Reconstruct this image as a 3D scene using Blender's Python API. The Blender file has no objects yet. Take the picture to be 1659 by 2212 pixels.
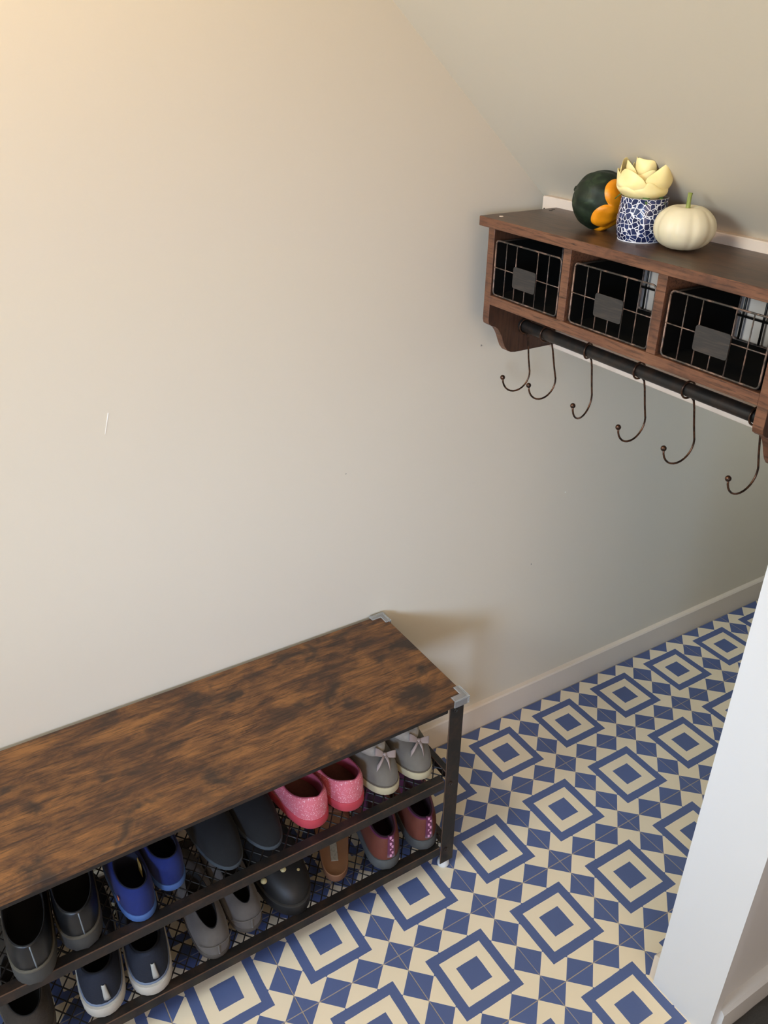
import bpy, bmesh, math, random
from mathutils import Vector, Matrix, noise as mnoise

random.seed(7)
PI = math.pi
sc = bpy.context.scene
COL = sc.collection

# ------------------------------------------------------------------ camera
FPX, W_PX, H_PX = 1824.3, 1659.0, 2212.0
YAW, PITCH, ROLL = 1.00679279, 0.505602461, 0.014116153
CAM = Vector((-0.754239, -0.803916, 1.483622))
fwd = Vector((math.cos(PITCH) * math.cos(YAW), math.cos(PITCH) * math.sin(YAW), -math.sin(PITCH)))
rt0 = Vector((math.sin(YAW), -math.cos(YAW), 0))
up0 = rt0.cross(fwd)
rt = rt0 * math.cos(ROLL) + up0 * math.sin(ROLL)
upv = rt.cross(fwd)
cam_data = bpy.data.cameras.new('camera')
cam_data.sensor_fit = 'VERTICAL'
cam_data.sensor_height = 24.0
cam_data.lens = 24.0 * FPX / H_PX
cam_data.clip_start = 0.02
cam = bpy.data.objects.new('camera', cam_data)
COL.objects.link(cam)
m3 = Matrix((rt, upv, -fwd)).transposed()
cam.matrix_world = Matrix.Translation(CAM) @ m3.to_4x4()
sc.camera = cam

# ------------------------------------------------------------------ world, lights, exposure
world = bpy.data.worlds.new('world')
sc.world = world
world.use_nodes = True
wn = world.node_tree.nodes
wn['Background'].inputs[0].default_value = (0.62, 0.78, 1.0, 1)
wn['Background'].inputs[1].default_value = 1.0


def area_light(name, loc, target, sx, sy, power, color, spread=180):
    l = bpy.data.lights.new(name, 'AREA')
    l.shape = 'RECTANGLE'
    l.size, l.size_y = sx, sy
    l.energy = power
    l.color = color
    l.spread = math.radians(spread)
    o = bpy.data.objects.new(name, l)
    COL.objects.link(o)
    o.location = loc
    d = Vector(target) - Vector(loc)
    o.rotation_euler = d.to_track_quat('-Z', 'Y').to_euler()
    return o


# daylight entering through the two windows in the rear wall
area_light('window_daylight', (-2.72, -0.3, 1.9), (0.0, -0.3, 0.6), 1.0, 0.6, 61.0, (0.72, 0.845, 0.94))
area_light('side_window_daylight', (-2.75, -2.25, 1.5), (-0.40, 0.414, 0.62), 0.8, 0.5, 5.2, (0.46, 0.68, 1.08), 34)
# added soft warm fill from the right; no actual source stands there
area_light('warm_fill', (-1.0, -2.4, 1.5), (-0.1, 0.4, 0.9), 1.3, 1.1, 20.5, (1.0, 0.745, 0.56))
LAMP_COLOR = (1.0, 0.77, 0.53)

sc.view_settings.view_transform = 'Standard'
sc.view_settings.look = 'None'
sc.view_settings.exposure = 0.0
sc.view_settings.gamma = 1.0
sc.view_settings.use_curve_mapping = False


# ------------------------------------------------------------------ helpers
def lin(h):
    h = h.lstrip('#')
    v = [int(h[i:i + 2], 16) / 255 for i in (0, 2, 4)]
    return tuple(c / 12.92 if c <= 0.04045 else ((c + 0.055) / 1.055) ** 2.4 for c in v) + (1,)


def tag(o, label=None, cat=None, group=None, kind=None):
    if label: o['label'] = label
    if cat: o['category'] = cat
    if group: o['group'] = group
    if kind: o['kind'] = kind
    return o


def thing(name, label, cat, loc=(0, 0, 0), rotz=0.0, group=None):
    o = bpy.data.objects.new(name, None)
    o.empty_display_size = 0.05
    COL.objects.link(o)
    o.location = loc
    o.rotation_euler = (0, 0, rotz)
    return tag(o, label, cat, group)


def mesh_from(name, bm, mats, smooth=False, normals=True):
    if normals:
        bmesh.ops.recalc_face_normals(bm, faces=bm.faces)
    me = bpy.data.meshes.new(name)
    bm.to_mesh(me)
    bm.free()
    for m in (mats if isinstance(mats, (list, tuple)) else [mats]):
        me.materials.append(m)
    if smooth:
        for p in me.polygons:
            p.use_smooth = True
    return me


def obj(name, bm, mats, parent=None, smooth=False, world=True, label=None, kind=None, sharp=None):
    """bm in world coordinates if world (unrotated parents), else in the parent's frame."""
    if world and parent is not None:
        base = Vector(parent.location)
        pp = parent.parent
        while pp is not None:
            base += Vector(pp.location)
            pp = pp.parent
        bmesh.ops.translate(bm, verts=bm.verts, vec=-base)
    me = mesh_from(name, bm, mats, smooth)
    if sharp is not None:
        me.set_sharp_from_angle(angle=math.radians(sharp))
    o = bpy.data.objects.new(name, me)
    COL.objects.link(o)
    if parent is not None:
        o.parent = parent
    return tag(o, label, None, None, kind)


def BM():
    return bmesh.new()


def box(bm, x0, x1, y0, y1, z0, z1, bev=0.0, mi=0, bmi=None, seg=1):
    vs = [bm.verts.new(c) for c in ((x0, y0, z0), (x1, y0, z0), (x1, y1, z0), (x0, y1, z0),
                                    (x0, y0, z1), (x1, y0, z1), (x1, y1, z1), (x0, y1, z1))]
    fs = [bm.faces.new([vs[i] for i in q]) for q in
          ((0, 3, 2, 1), (4, 5, 6, 7), (0, 1, 5, 4), (1, 2, 6, 5), (2, 3, 7, 6), (3, 0, 4, 7))]
    for f in fs: f.material_index = mi
    if bev > 0:
        es = list({e for f in fs for e in f.edges})
        r = bmesh.ops.bevel(bm, geom=es, offset=bev, segments=seg, profile=0.5, affect='EDGES')
        for f in r['faces']:
            if f.calc_area() > 0:
                f.material_index = mi if bmi is None else bmi
    return bm


def tube(bm, pts, r, n=8, caps=True, mi=0):
    pts = [Vector(p) for p in pts]
    rs = r if isinstance(r, (list, tuple)) else [r] * len(pts)
    rings = []
    t0 = (pts[1] - pts[0]).normalized()
    nrm = t0.orthogonal().normalized()
    prev = t0
    for i, p in enumerate(pts):
        if i == 0: t = t0
        elif i == len(pts) - 1: t = (pts[-1] - pts[-2]).normalized()
        else: t = ((pts[i + 1] - p).normalized() + (p - pts[i - 1]).normalized()).normalized()
        q = prev.rotation_difference(t)
        nrm = q @ nrm
        prev = t
        b = t.cross(nrm)
        rings.append([bm.verts.new(p + (nrm * math.cos(a) + b * math.sin(a)) * rs[i])
                      for a in (2 * PI * k / n for k in range(n))])
    for A, B in zip(rings, rings[1:]):
        for k in range(n):
            f = bm.faces.new((A[k], A[(k + 1) % n], B[(k + 1) % n], B[k]))
            f.material_index = mi
    if caps:
        bm.faces.new(list(reversed(rings[0]))).material_index = mi
        bm.faces.new(rings[-1]).material_index = mi
    return bm


def lathe(bm, prof, c=(0, 0, 0), n=32, close=True, mi=0):
    """prof: (radius, z) from bottom to top."""
    rings = []
    for r, z in prof:
        if r < 1e-6:
            rings.append([bm.verts.new((c[0], c[1], c[2] + z))])
        else:
            rings.append([bm.verts.new((c[0] + r * math.cos(2 * PI * k / n), c[1] + r * math.sin(2 * PI * k / n), c[2] + z))
                          for k in range(n)])
    for A, B in zip(rings, rings[1:]):
        for k in range(n):
            k2 = (k + 1) % n
            if len(A) == 1 and len(B) == 1: continue
            if len(A) == 1: f = bm.faces.new((A[0], B[k2], B[k]))
            elif len(B) == 1: f = bm.faces.new((A[k], A[k2], B[0]))
            else: f = bm.faces.new((A[k], A[k2], B[k2], B[k]))
            f.material_index = mi
    return bm


def prism(bm, poly, axis, a0, a1, bev=0.0, mi=0, bmi=None):
    """poly: 2D points; axis 'x','y','z' = extrusion axis, remaining two in order (xyz without axis)."""
    def mk(p, a):
        return {'x': (a, p[0], p[1]), 'y': (p[0], a, p[1]), 'z': (p[0], p[1], a)}[axis]
    A = [bm.verts.new(mk(p, a0)) for p in poly]
    B = [bm.verts.new(mk(p, a1)) for p in poly]
    n = len(poly)
    fs = [bm.faces.new(list(reversed(A))), bm.faces.new(B)]
    for k in range(n):
        fs.append(bm.faces.new((A[k], A[(k + 1) % n], B[(k + 1) % n], B[k])))
    for f in fs: f.material_index = mi
    if bev > 0:
        bmesh.ops.recalc_face_normals(bm, faces=fs)
        es = list(set(fs[0].edges) | set(fs[1].edges))
        r = bmesh.ops.bevel(bm, geom=es, offset=bev, segments=1, affect='EDGES')
        for f in r['faces']: f.material_index = mi if bmi is None else bmi
    return bm


def ball(bm, c, r, seg=16, rings=10, scale=(1, 1, 1)):
    g = bmesh.ops.create_uvsphere(bm, u_segments=seg, v_segments=rings, radius=r)
    for v in g['verts']:
        v.co = Vector(c) + Vector((v.co.x * scale[0], v.co.y * scale[1], v.co.z * scale[2]))
    return bm


# ------------------------------------------------------------------ materials
class NT:
    def __init__(s, name):
        s.m = bpy.data.materials.new(name)
        s.m.use_nodes = True
        s.t = s.m.node_tree
        s.b = s.t.nodes['Principled BSDF']

    def n(s, typ, **kw):
        o = s.t.nodes.new(typ)
        for k, v in kw.items(): setattr(o, k, v)
        return o

    def l(s, a, b): s.t.links.new(a, b)

    def math(s, op, a, b=None, c=None, clamp=False):
        o = s.n('ShaderNodeMath', operation=op, use_clamp=clamp)
        for i, v in enumerate((a, b, c)):
            if v is None: continue
            if isinstance(v, (int, float)): o.inputs[i].default_value = v
            else: s.l(v, o.inputs[i])
        return o.outputs[0]

    def mix(s, fac, a, b, typ='MIX'):
        o = s.n('ShaderNodeMix', data_type='RGBA', blend_type=typ)
        for i, v in ((0, fac), (6, a), (7, b)):
            if isinstance(v, (int, float)): o.inputs[i].default_value = v
            elif isinstance(v, tuple): o.inputs[i].default_value = v
            else: s.l(v, o.inputs[i])
        return o.outputs[2]

    def coords(s, scale=(1, 1, 1), kind='Object', rot=(0, 0, 0)):
        tc = s.n('ShaderNodeTexCoord')
        mp = s.n('ShaderNodeMapping')
        mp.inputs['Scale'].default_value = scale
        mp.inputs['Rotation'].default_value = rot
        s.l(tc.outputs[kind], mp.inputs[0])
        return mp.outputs[0]

    def noise(s, vec, scale, detail=4, rough=0.55, dist=0.0):
        o = s.n('ShaderNodeTexNoise')
        o.inputs['Scale'].default_value = scale
        o.inputs['Detail'].default_value = detail
        o.inputs['Roughness'].default_value = rough
        o.inputs['Distortion'].default_value = dist
        if vec is not None: s.l(vec, o.inputs['Vector'])
        return o.outputs[0]

    def ramp(s, fac, stops):
        o = s.n('ShaderNodeValToRGB')
        e = o.color_ramp.elements
        while len(e) < len(stops): e.new(0.5)
        for k, (p, c) in enumerate(stops):
            e[k].position = p
            e[k].color = c if isinstance(c, tuple) else (c, c, c, 1)
        s.l(fac, o.inputs[0])
        return o.outputs[0]

    def bump(s, h, strength=0.2, dist=0.002):
        o = s.n('ShaderNodeBump')
        o.inputs['Strength'].default_value = strength
        o.inputs['Distance'].default_value = dist
        s.l(h, o.inputs['Height'])
        s.l(o.outputs[0], s.b.inputs['Normal'])

    def set(s, **kw):
        for k, v in kw.items():
            i = s.b.inputs[k.replace('_', ' ')]
            if hasattr(v, 'is_linked'): s.l(v, i)
            else: i.default_value = v
        return s


def simple(name, color, rough=0.6, var=0.12, scale=60, bump=0.0, metal=0.0, **kw):
    t = NT(name)
    c = lin(color)
    v = t.coords()
    nz = t.noise(v, scale, 4)
    d = tuple(x * (1 - var) for x in c[:3]) + (1,)
    h = tuple(min(1, x * (1 + var)) for x in c[:3]) + (1,)
    t.set(Base_Color=t.mix(nz, d, h), Roughness=rough, Metallic=metal)
    if bump > 0: t.bump(nz, bump, 0.0015)
    for k, x in kw.items(): t.set(**{k: x})
    return t.m


def wall_paint(name, color, rough=0.62):
    t = NT(name)
    v = t.coords()
    nz = t.noise(v, 420, 3)
    big = t.noise(v, 2.0, 3)
    c = lin(color)
    t.set(Base_Color=t.mix(big, tuple(x * 0.97 for x in c[:3]) + (1,), c), Roughness=rough)
    t.b.inputs['Specular IOR Level'].default_value = 0.3
    t.bump(nz, 0.05, 0.0008)
    return t.m


M_WALL = wall_paint('greige_wall_paint', 'd5cab5')
M_ROOM = wall_paint('room_wall_paint', '8f897f')
M_CEIL = wall_paint('sloped_ceiling_paint', 'd5cab5')
M_TRIM = wall_paint('white_trim_paint', 'd8cab8', 0.4)
M_BOARDW = wall_paint('off_white_board_paint', 'd8c6b4', 0.55)
M_WHITE = wall_paint('white_gloss_paint', 'd6d8da', 0.4)
M_SCUFF = simple('scuff_grey', '8b857c', 0.8)
M_SCRATCH = simple('scratch_pale', 'f1eee6', 0.7)


def rustic(name, dark, mid, lightc, gs, rough=0.42, spec=0.4, bl_scale=8.0, along=0, dark_amt=0.85, gold=0.8):
    t = NT(name)
    def sc(a, b):       # stretched coordinates: a along the grain, b across it
        v = [b, b, b]; v[along] = a
        return t.coords(tuple(v))
    patch = t.noise(sc(bl_scale * 1.3, bl_scale * 3.0), 1.0, 9, 0.70, 0.5)
    blot = t.noise(sc(bl_scale * 1.3, bl_scale * 1.8), 1.0, 4, 0.55, 0.5)
    streak = t.noise(sc(gs * .10, gs), 1.0, 5, 0.6, 0.4)
    fine = t.noise(sc(gs * .16, gs * 2.6), 1.0, 5, 0.7, 0.3)
    crack = t.noise(sc(gs * .22, gs * 1.6), 1.0, 3, 0.6, 1.2)
    g = t.math('ADD', t.math('MULTIPLY', patch, 0.74), t.math('MULTIPLY', streak, 0.26))
    base = t.ramp(g, [(0.37, dark), (0.455, mid), (0.51, tuple(m * .65 + l * .35 for m, l in zip(mid, lightc))), (0.62, lightc)])
    base = t.mix(1.0 - gold, base, mid)
    base = t.mix(t.math('MULTIPLY', t.ramp(blot, [(0.56, 0.0), (0.66, 1.0)]), dark_amt), base, dark)
    base = t.mix(t.ramp(fine, [(0.36, 0.7), (0.51, 0.0)]), base, tuple(x * 0.55 for x in dark[:3]) + (1,))
    base = t.mix(t.ramp(crack, [(0.27, 0.8), (0.33, 0.0)]), base, tuple(x * 0.35 for x in dark[:3]) + (1,))
    t.set(Base_Color=base, Roughness=rough)
    t.b.inputs['Specular IOR Level'].default_value = spec
    t.bump(fine, 0.12, 0.0008)
    return t.m


M_BENCHWOOD = rustic('rustic_brown_board', lin('2b221c'), lin('4c321f'), lin('865b31'), 110, 0.46, 0.35, 9.0, 0)
M_SHELFTOP = rustic('shelf_board_brown', lin('2e231c'), lin('4b3628'), lin('604632'), 60, 0.36, 0.35, 9.0, 1, 0.7, 0.5)
M_SHELFEDGE = rustic('shelf_edge_brown', lin('3e281d'), lin('66422e'), lin('7f593f'), 120, 0.5, 0.4, 9.0, 1, 0.6, 0.5)
M_PANELSHADE = rustic('shaded_panel_brown', lin('271a12'), lin('43291b'), lin('523724'), 120, 0.5, 0.4, 9.0, 2, 0.6, 0.5)  # edge brown darkened: shade on the side panels put into the colour

# black powder-coated steel with brown rubbed edges
def worn_black(name, base='1c1a18', brown='3a2a20', rough=0.42):
    t = NT(name)
    v = t.coords()
    nz = t.noise(v, 38, 5, 0.65)
    t.set(Base_Color=t.mix(t.ramp(nz, [(0.46, 0.0), (0.68, 0.8)]), lin(base), lin(brown)), Roughness=rough, Metallic=0.25)
    t.bump(t.noise(v, 500, 2), 0.08, 0.0005)
    return t.m


M_STEEL = worn_black('black_steel')
M_STEELEDGE = simple('rubbed_copper_edge', '6f5443', 0.45, 0.5, 40, metal=0.3)
M_WIRE = worn_black('black_wire', '15130f', '2b2019')
M_BRONZE = NT('rubbed_bronze')
_v = M_BRONZE.coords()
_n = M_BRONZE.noise(_v, 70, 5, 0.65)
M_BRONZE.set(Base_Color=M_BRONZE.mix(M_BRONZE.ramp(_n, [(0.42, 0.0), (0.7, 1.0)]), lin('3a2c24'), lin('7a533c')), Roughness=0.33, Metallic=0.8)
M_BRONZE = M_BRONZE.m
M_BASKETWIRE = NT('worn_basket_wire')
_v = M_BASKETWIRE.coords()
_n = M_BASKETWIRE.noise(_v, 45, 5, 0.7)
M_BASKETWIRE.set(Base_Color=M_BASKETWIRE.mix(M_BASKETWIRE.ramp(_n, [(0.45, 0.0), (0.62, 1.0)]), lin('3a3632'), lin('8a6f60')), Roughness=0.45, Metallic=0.3)
M_BASKETWIRE = M_BASKETWIRE.m
M_SHEET = simple('black_sheet', '080807', 0.8, 0.2, 90, Specular_IOR_Level=0.1)
M_TAG = NT('dark_tag_plate')
_v = M_TAG.coords((30, 30, 330))
_n = M_TAG.noise(_v, 1.0, 4)
M_TAG.set(Base_Color=M_TAG.mix(M_TAG.ramp(_n, [(0.45, 0.0), (0.75, 0.8)]), lin('242220'), lin('3f352e')), Roughness=0.6, Metallic=0.0)
M_TAG = M_TAG.m


# cement tile print: axis-aligned concentric squares over a 45 degree checker
def tile_material():
    t = NT('blue_cream_cement_tile')
    tc = t.n('ShaderNodeTexCoord')
    sep = t.n('ShaderNodeSeparateXYZ')
    t.l(tc.outputs['Object'], sep.inputs[0])
    u = t.math('DIVIDE', sep.outputs[0], 0.2)
    w = t.math('DIVIDE', sep.outputs[1], 0.2)
    U = t.math('MULTIPLY', t.math('ADD', u, 0.5), 3.0)
    V = t.math('MULTIPLY', t.math('ADD', w, 0.5), 3.0)
    dU = t.math('ABSOLUTE', t.math('SUBTRACT', U, t.math('ROUND', U)))
    dV = t.math('ABSOLUTE', t.math('SUBTRACT', V, t.math('ROUND', V)))
    chk = t.math('LESS_THAN', t.math('ADD', dU, dV), 0.5)
    # square distance, slightly wavering like a hand-poured print
    wob = t.math('MULTIPLY', t.math('SUBTRACT', t.noise(tc.outputs['Object'], 22, 2), 0.5), 0.010)
    sq = t.math('ADD', t.math('MAXIMUM', t.math('ABSOLUTE', u), t.math('ABSOLUTE', w)), wob)
    a = t.math('LESS_THAN', sq, 0.322)
    b = t.math('LESS_THAN', sq, 0.231)
    c = t.math('LESS_THAN', sq, 0.119)
    # blue where: core, or ring between a and b, or checker outside a
    ring = t.math('SUBTRACT', a, b)
    out = t.math('MULTIPLY', chk, t.math('SUBTRACT', 1.0, a))
    blue = t.math('ADD', t.math('ADD', c, ring), out, clamp=True)
    info = t.n('ShaderNodeObjectInfo')
    nz = t.noise(tc.outputs['Object'], 14, 5, 0.6)
    geo = t.n('ShaderNodeNewGeometry')
    nz2 = t.noise(geo.outputs['Position'], 7, 4, 0.6)
    cream = t.mix(nz2, lin('dbceb2'), lin('e6d9bf'))
    bl = t.mix(nz2, lin('4b5b87'), lin('556590'))
    bl = t.mix(t.math('MULTIPLY', info.outputs['Random'], 0.35), bl, lin('4a567c'))
    col = t.mix(blue, cream, bl)
    # few dirt specks
    sp = t.ramp(t.noise(geo.outputs['Position'], 60, 2, 0.5), [(0.78, 0.0), (0.84, 0.5)])
    col = t.mix(sp, col, lin('6f695d'))
    t.set(Base_Color=col, Roughness=t.ramp(nz, [(0.3, 0.38), (0.8, 0.55)]))
    t.b.inputs['Specular IOR Level'].default_value = 0.4
    return t.m


M_TILE = tile_material()
M_GROUT = simple('tan_grout', 'a39683', 0.9, 0.15, 200)
M_CARPET = simple('dark_grey_carpet', '3b3936', 0.95, 0.35, 400, 0.3)
M_CLEAR = NT('clear_plastic')
M_CLEAR.set(Base_Color=(0.86, 0.88, 0.88, 1), Roughness=0.16, IOR=1.42)
M_CLEAR.b.inputs['Transmission Weight'].default_value = 0.86
M_CLEAR = M_CLEAR.m
M_GLASS = NT('window_glass')
M_GLASS.set(Base_Color=(1, 1, 1, 1), Roughness=0.0, IOR=1.02)
M_GLASS.b.inputs['Transmission Weight'].default_value = 1.0
M_GLASS = M_GLASS.m
M_PAD = simple('white_plastic_pad', 'd9dcdc', 0.35)

# ------------------------------------------------------------------ setting
YW = 0.414         # painted wall plane behind the bench
XE = 2.0


def struct(name, bm, mats, parent=None, kind='structure', **k):
    o = obj(name, bm, mats, parent, **k)
    if parent is None: o['kind'] = kind
    return o


def soffit(x): return 1.557 - 0.886 * x


# floor slab with grout colour; tiles are its pieces
fl = struct('floor', box(BM(), -2.8, XE, -2.8, YW, -0.08, -0.0007), M_GROUT)
tb = BM()
box(tb, -0.0992, 0.0992, -0.0992, 0.0992, -0.008, 0.0, 0.0004)
tile_me = mesh_from('tile', tb, M_TILE)
for i in range(-10, 10):
    for j in range(-6, 2):
        cx, cy = (i + 0.5) * 0.2, (j + 0.5) * 0.2
        if j <= -3 and i >= 1: continue
        o = bpy.data.objects.new('tile', tile_me)
        COL.objects.link(o)
        o.parent = fl
        o.location = (cx + random.uniform(-.0002, .0002), cy + random.uniform(-.0002, .0002), random.uniform(-.00025, 0))

# wall behind the bench, its baseboard
wl = struct('wall_left', box(BM(), -2.9, XE, YW, YW + 0.1, -0.08, 2.5), M_WALL)
bmx = prism(BM(), [(0.401, 0.0), (0.401, 0.068), (0.404, 0.0715), (YW, 0.073), (YW, 0.0)], 'x', -2.8, 1.9)
struct('baseboard_left', bmx, M_TRIM)

# little marks on the wall
for (x0, z0, x1, z1, w, m) in ((-0.4855, 0.962, -0.476, 0.995, 0.0007, M_SCRATCH), (0.228, 0.985, 0.230, 0.988, 0.002, M_SCUFF),
                               (0.421, 0.4325, 0.423, 0.4335, 0.0026, M_SCUFF), (0.5, 0.60, 0.504, 0.60, 0.0012, M_SCRATCH),
                               (-.07, .79, -.067, .79, .0008, M_SCUFF)):
    d = Vector((x1 - x0, 0, z1 - z0)).normalized()
    nn = Vector((-d.z, 0, d.x)) * w
    a, b = Vector((x0, YW - 0.0004, z0)), Vector((x1, YW - 0.0004, z1))
    bm = BM()
    vs = [bm.verts.new(p) for p in (a - nn * .3, b - nn, b + nn, a + nn * .3)]
    r = bmesh.ops.extrude_face_region(bm, geom=[bm.faces.new(vs)])
    bmesh.ops.translate(bm, verts=[v for v in r['geom'] if isinstance(v, bmesh.types.BMVert)], vec=(0, 0.0006, 0))
    obj('scuff_mark', bm, m, wl)

# sloped ceiling (underside of the slope) and flat ceiling of the room
xa = (1.557 - 2.42) / 0.886
poly = [(-2.9, 2.42), (xa, 2.42), (0.3495, soffit(0.3495)), (XE, soffit(0.3495)), (XE, 1.45), (0.40, 1.45), (xa + .05, 2.56), (-2.9, 2.56)]
struct('ceiling', prism(BM(), poly, 'y', -2.8, YW), M_CEIL)

# partition on the right: wall with a white end board, baseboards on both sides
def under(x0, x1, y0, y1, m, name, parent=None):
    zt = soffit(0.3495) - .001
    top = [(x1, soffit(x1) - .001)] if x1 < 0.34 else [(x1, zt), (0.3495, zt)]
    return struct(name, prism(BM(), [(x0, 0), (x1, 0)] + top + [(x0, soffit(x0) - .001)], 'y', y0, y1), m, parent)
pt = under(0.186, 1.895, -0.392, -0.287, M_WHITE, 'wall_right')
under(0.166, 0.186, -0.402, -0.2845, M_WHITE, 'trim_1')
struct('baseboard_right', prism(BM(), [(-0.287, 0), (-0.272, 0), (-0.272, 0.060), (-0.275, 0.064), (-0.287, 0.065)], 'x', 0.170, 1.89), M_TRIM)
struct('baseboard_outer', prism(BM(), [(-0.392, 0), (-0.410, 0), (-0.410, 0.060), (-0.405, 0.066), (-0.392, 0.069)], 'x', 0.186, 1.89), M_WHITE)
# rest of the room shell, behind and beside the camera
struct('wall_far', box(BM(), 1.9, XE, -2.8, YW, -.08, 1.246), M_ROOM)
struct('wall_side', box(BM(), -2.9, XE, -2.9, -2.8, -0.08, 2.5), M_ROOM)
bm = BM()
holes = ((-2.72, -1.78, 1.15, 1.85), (-0.86, 0.26, 1.50, 2.25))
ys = [-2.8, -2.72, -1.78, -0.86, 0.26, YW]
for k in range(5):
    y0, y1 = ys[k], ys[k + 1]
    h = next((q for q in holes if q[0] == y0), None)
    if h is None:
        box(bm, -2.9, -2.8, y0, y1, 0, 2.5)
    else:
        box(bm, -2.9, -2.8, y0, y1, 0, h[2]); box(bm, -2.9, -2.8, y0, y1, h[3], 2.5)
struct('wall_rear', bm, M_ROOM)
for q, (wy0, wy1, wz0, wz1) in enumerate(holes):
    wf = BM()
    for (a, b, c, d) in ((wy0, wy0 + .05, wz0, wz1), (wy1 - .05, wy1, wz0, wz1), (wy0 + .05, wy1 - .05, wz0, wz0 + .05), (wy0 + .05, wy1 - .05, wz1 - .05, wz1)):
        box(wf, -2.87, -2.82, a, b, c, d, 0.003)
    win = struct('window_%d' % (q + 1), wf, M_WHITE)
    obj('pane', box(BM(), -2.848, -2.842, wy0 + .05, wy1 - .05, wz0 + .05, wz1 - .05), M_GLASS, win)

# carpet beyond the partition
bm = BM()
nx, ny = 60, 40
g = [[bm.verts.new((0.2 + 1.68 * i / nx, -0.4105 - 0.7 * j / ny, 0.003 + random.uniform(0, .004))) for j in range(ny + 1)] for i in range(nx + 1)]
for i in range(nx):
    for j in range(ny):
        bm.faces.new((g[i][j], g[i][j + 1], g[i + 1][j + 1], g[i + 1][j]))
cp = obj('carpet', bm, M_CARPET)
tag(cp, 'dark grey carpet on the floor beyond the white partition', 'carpet')

# out-of-frame pendants: one lights the wall warm, the passage one is added fill
def pendant_lamp(x, y, zb, zc, power, label, color=None):
    t = thing('pendant_lamp', label, 'lamp', (x, y, zc))
    obj('canopy', lathe(BM(), [(0, .03), (.045, .03), (.045, -.035), (.03, -.05), (0, -.05)], (x, y, zc), 24), M_WHITE, t, True, sharp=40)
    obj('cord', tube(BM(), ((x, y, zc - .04), (x, y, zb + .10)), .003, 8), M_STEEL, t, True)
    obj('lamp_shade', lathe(BM(), [(.09, .045), (.07, .075), (.03, .10), (0, .105), (0, .102), (.029, .097), (.068, .072), (.088, .045)], (x, y, zb), 32), M_WHITE, t, True)
    glow = NT('lit_bulb')
    glow.set(Base_Color=(1, .9, .75, 1), Roughness=0.4)
    glow.b.inputs['Emission Color'].default_value = LAMP_COLOR + (1,)
    glow.b.inputs['Emission Strength'].default_value = 6.0
    bm = BM()
    ball(bm, (x, y, zb + .075), .022)
    obj('bulb', bm, glow.m, t, True)
    l = bpy.data.lights.new('lamp_light', 'POINT')
    l.energy = power
    l.color = color or LAMP_COLOR
    l.shadow_soft_size = 0.04
    o = bpy.data.objects.new('lamp_light', l)
    COL.objects.link(o)
    o.parent = t
    o.location = (0, 0, zb - zc)
pendant_lamp(-0.82, 0.17, 2.10, soffit(-0.82), 16.5, 'white pendant lamp hanging from the sloped ceiling above the bench')
pendant_lamp(1.45, 0.06, 1.07, soffit(0.3495), 4.2, 'small white pendant lamp added as unseen fill light deep inside the low passage', (0.74, 0.83, 0.88))  # added unseen lamp, brightens the passage wall behind the board

# white board across the opening under the slope
bm = box(BM(), 0.330, 0.349, -0.2835, 0.395, 0.990, 1.2515, 0.0015)
mb = obj('mounting_board', bm, M_BOARDW)
tag(mb, 'off-white painted board behind the wall shelf, spanning the low opening', 'board')
for (y, z) in ((0.388, 1.230), (0.388, 1.02), (-.25, 1.23)):
    b2 = BM()
    lathe(b2, [(0, 0), (.0017, 0), (.0017, .0008), (0, .001)], (0, 0, 0), 10)
    bmesh.ops.rotate(b2, verts=b2.verts, matrix=Matrix.Rotation(-PI / 2, 3, 'Y'))
    bmesh.ops.translate(b2, verts=b2.verts, vec=(0.3301, y, z))
    obj('screw_head', b2, M_STEEL, mb)

# ------------------------------------------------------------------ bench
BX0, BX1, BY0, BY1 = -1.0, 0.004, 0.112, 0.398
bench = thing('shoe_bench', 'long rustic brown and black steel shoe bench against the wall', 'bench', (-0.5, 0.256, 0))
bm = box(BM(), BX0 - .004, 0.0085, 0.110, 0.403, 0.4355, 0.4515, 0.0012)
obj('seat_board', bm, M_BENCHWOOD, bench)


def sbox(name, *a, bev=0.0012, parent=bench):
    return obj(name, box(BM(), *a, bev, 0, 1), [M_STEEL, M_STEELEDGE], parent)


pads = []
for (xl, xr) in ((BX0, BX0 + .0315), (BX1 - .0315, BX1)):
    for (y0, y1) in ((BY0, BY0 + .015), (BY1 - .015, BY1)):
        # angle-iron leg: face plate and outer side plate
        front, right = y0 < 0.2, xl > -0.5
        ya, yb = (y0, y0 + .0025) if front else (y1 - .0025, y1)
        sa, sb = (xr - .0025, xr) if right else (xl, xl + .0025)
        lb = box(BM(), xl, xr, ya, yb, 0.018, 0.4355, .0006, 0, 1)
        if front: box(lb, sa, sb, yb, yb + .024, 0.018, 0.4355, .0004)
        else: box(lb, sa, sb, ya - .024, ya, 0.018, 0.4355, .0004)
        lg = obj('leg', lb, [M_STEEL, M_STEELEDGE], bench)
        xc, yc = (xl + xr) / 2, (y0 + .0105 if front else y1 - .0105)
        obj('foot_pad', lathe(BM(), [(0, 0), (.011, 0), (.0125, .003), (.0125, .008), (.009, .018), (0, .018)], (xc, yc, 0), 20), M_PAD, lg, True, sharp=50)
        if y0 < 0.2:
            for z in (0.427, 0.2425, 0.0565):
                bb = BM()
                lathe(bb, [(0, -.0004), (.0046, -.0004), (.0046, .0012), (.0030, .0022), (.0022, .0012), (0, .0010)], (0, 0, 0), 14)
                bmesh.ops.rotate(bb, verts=bb.verts, matrix=Matrix.Rotation(PI / 2, 3, 'X'))
                bmesh.ops.translate(bb, verts=bb.verts, vec=(xc - .0035, y0 - .0003, z))
                obj('bolt', bb, M_STEEL, lg, True, sharp=35)
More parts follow.
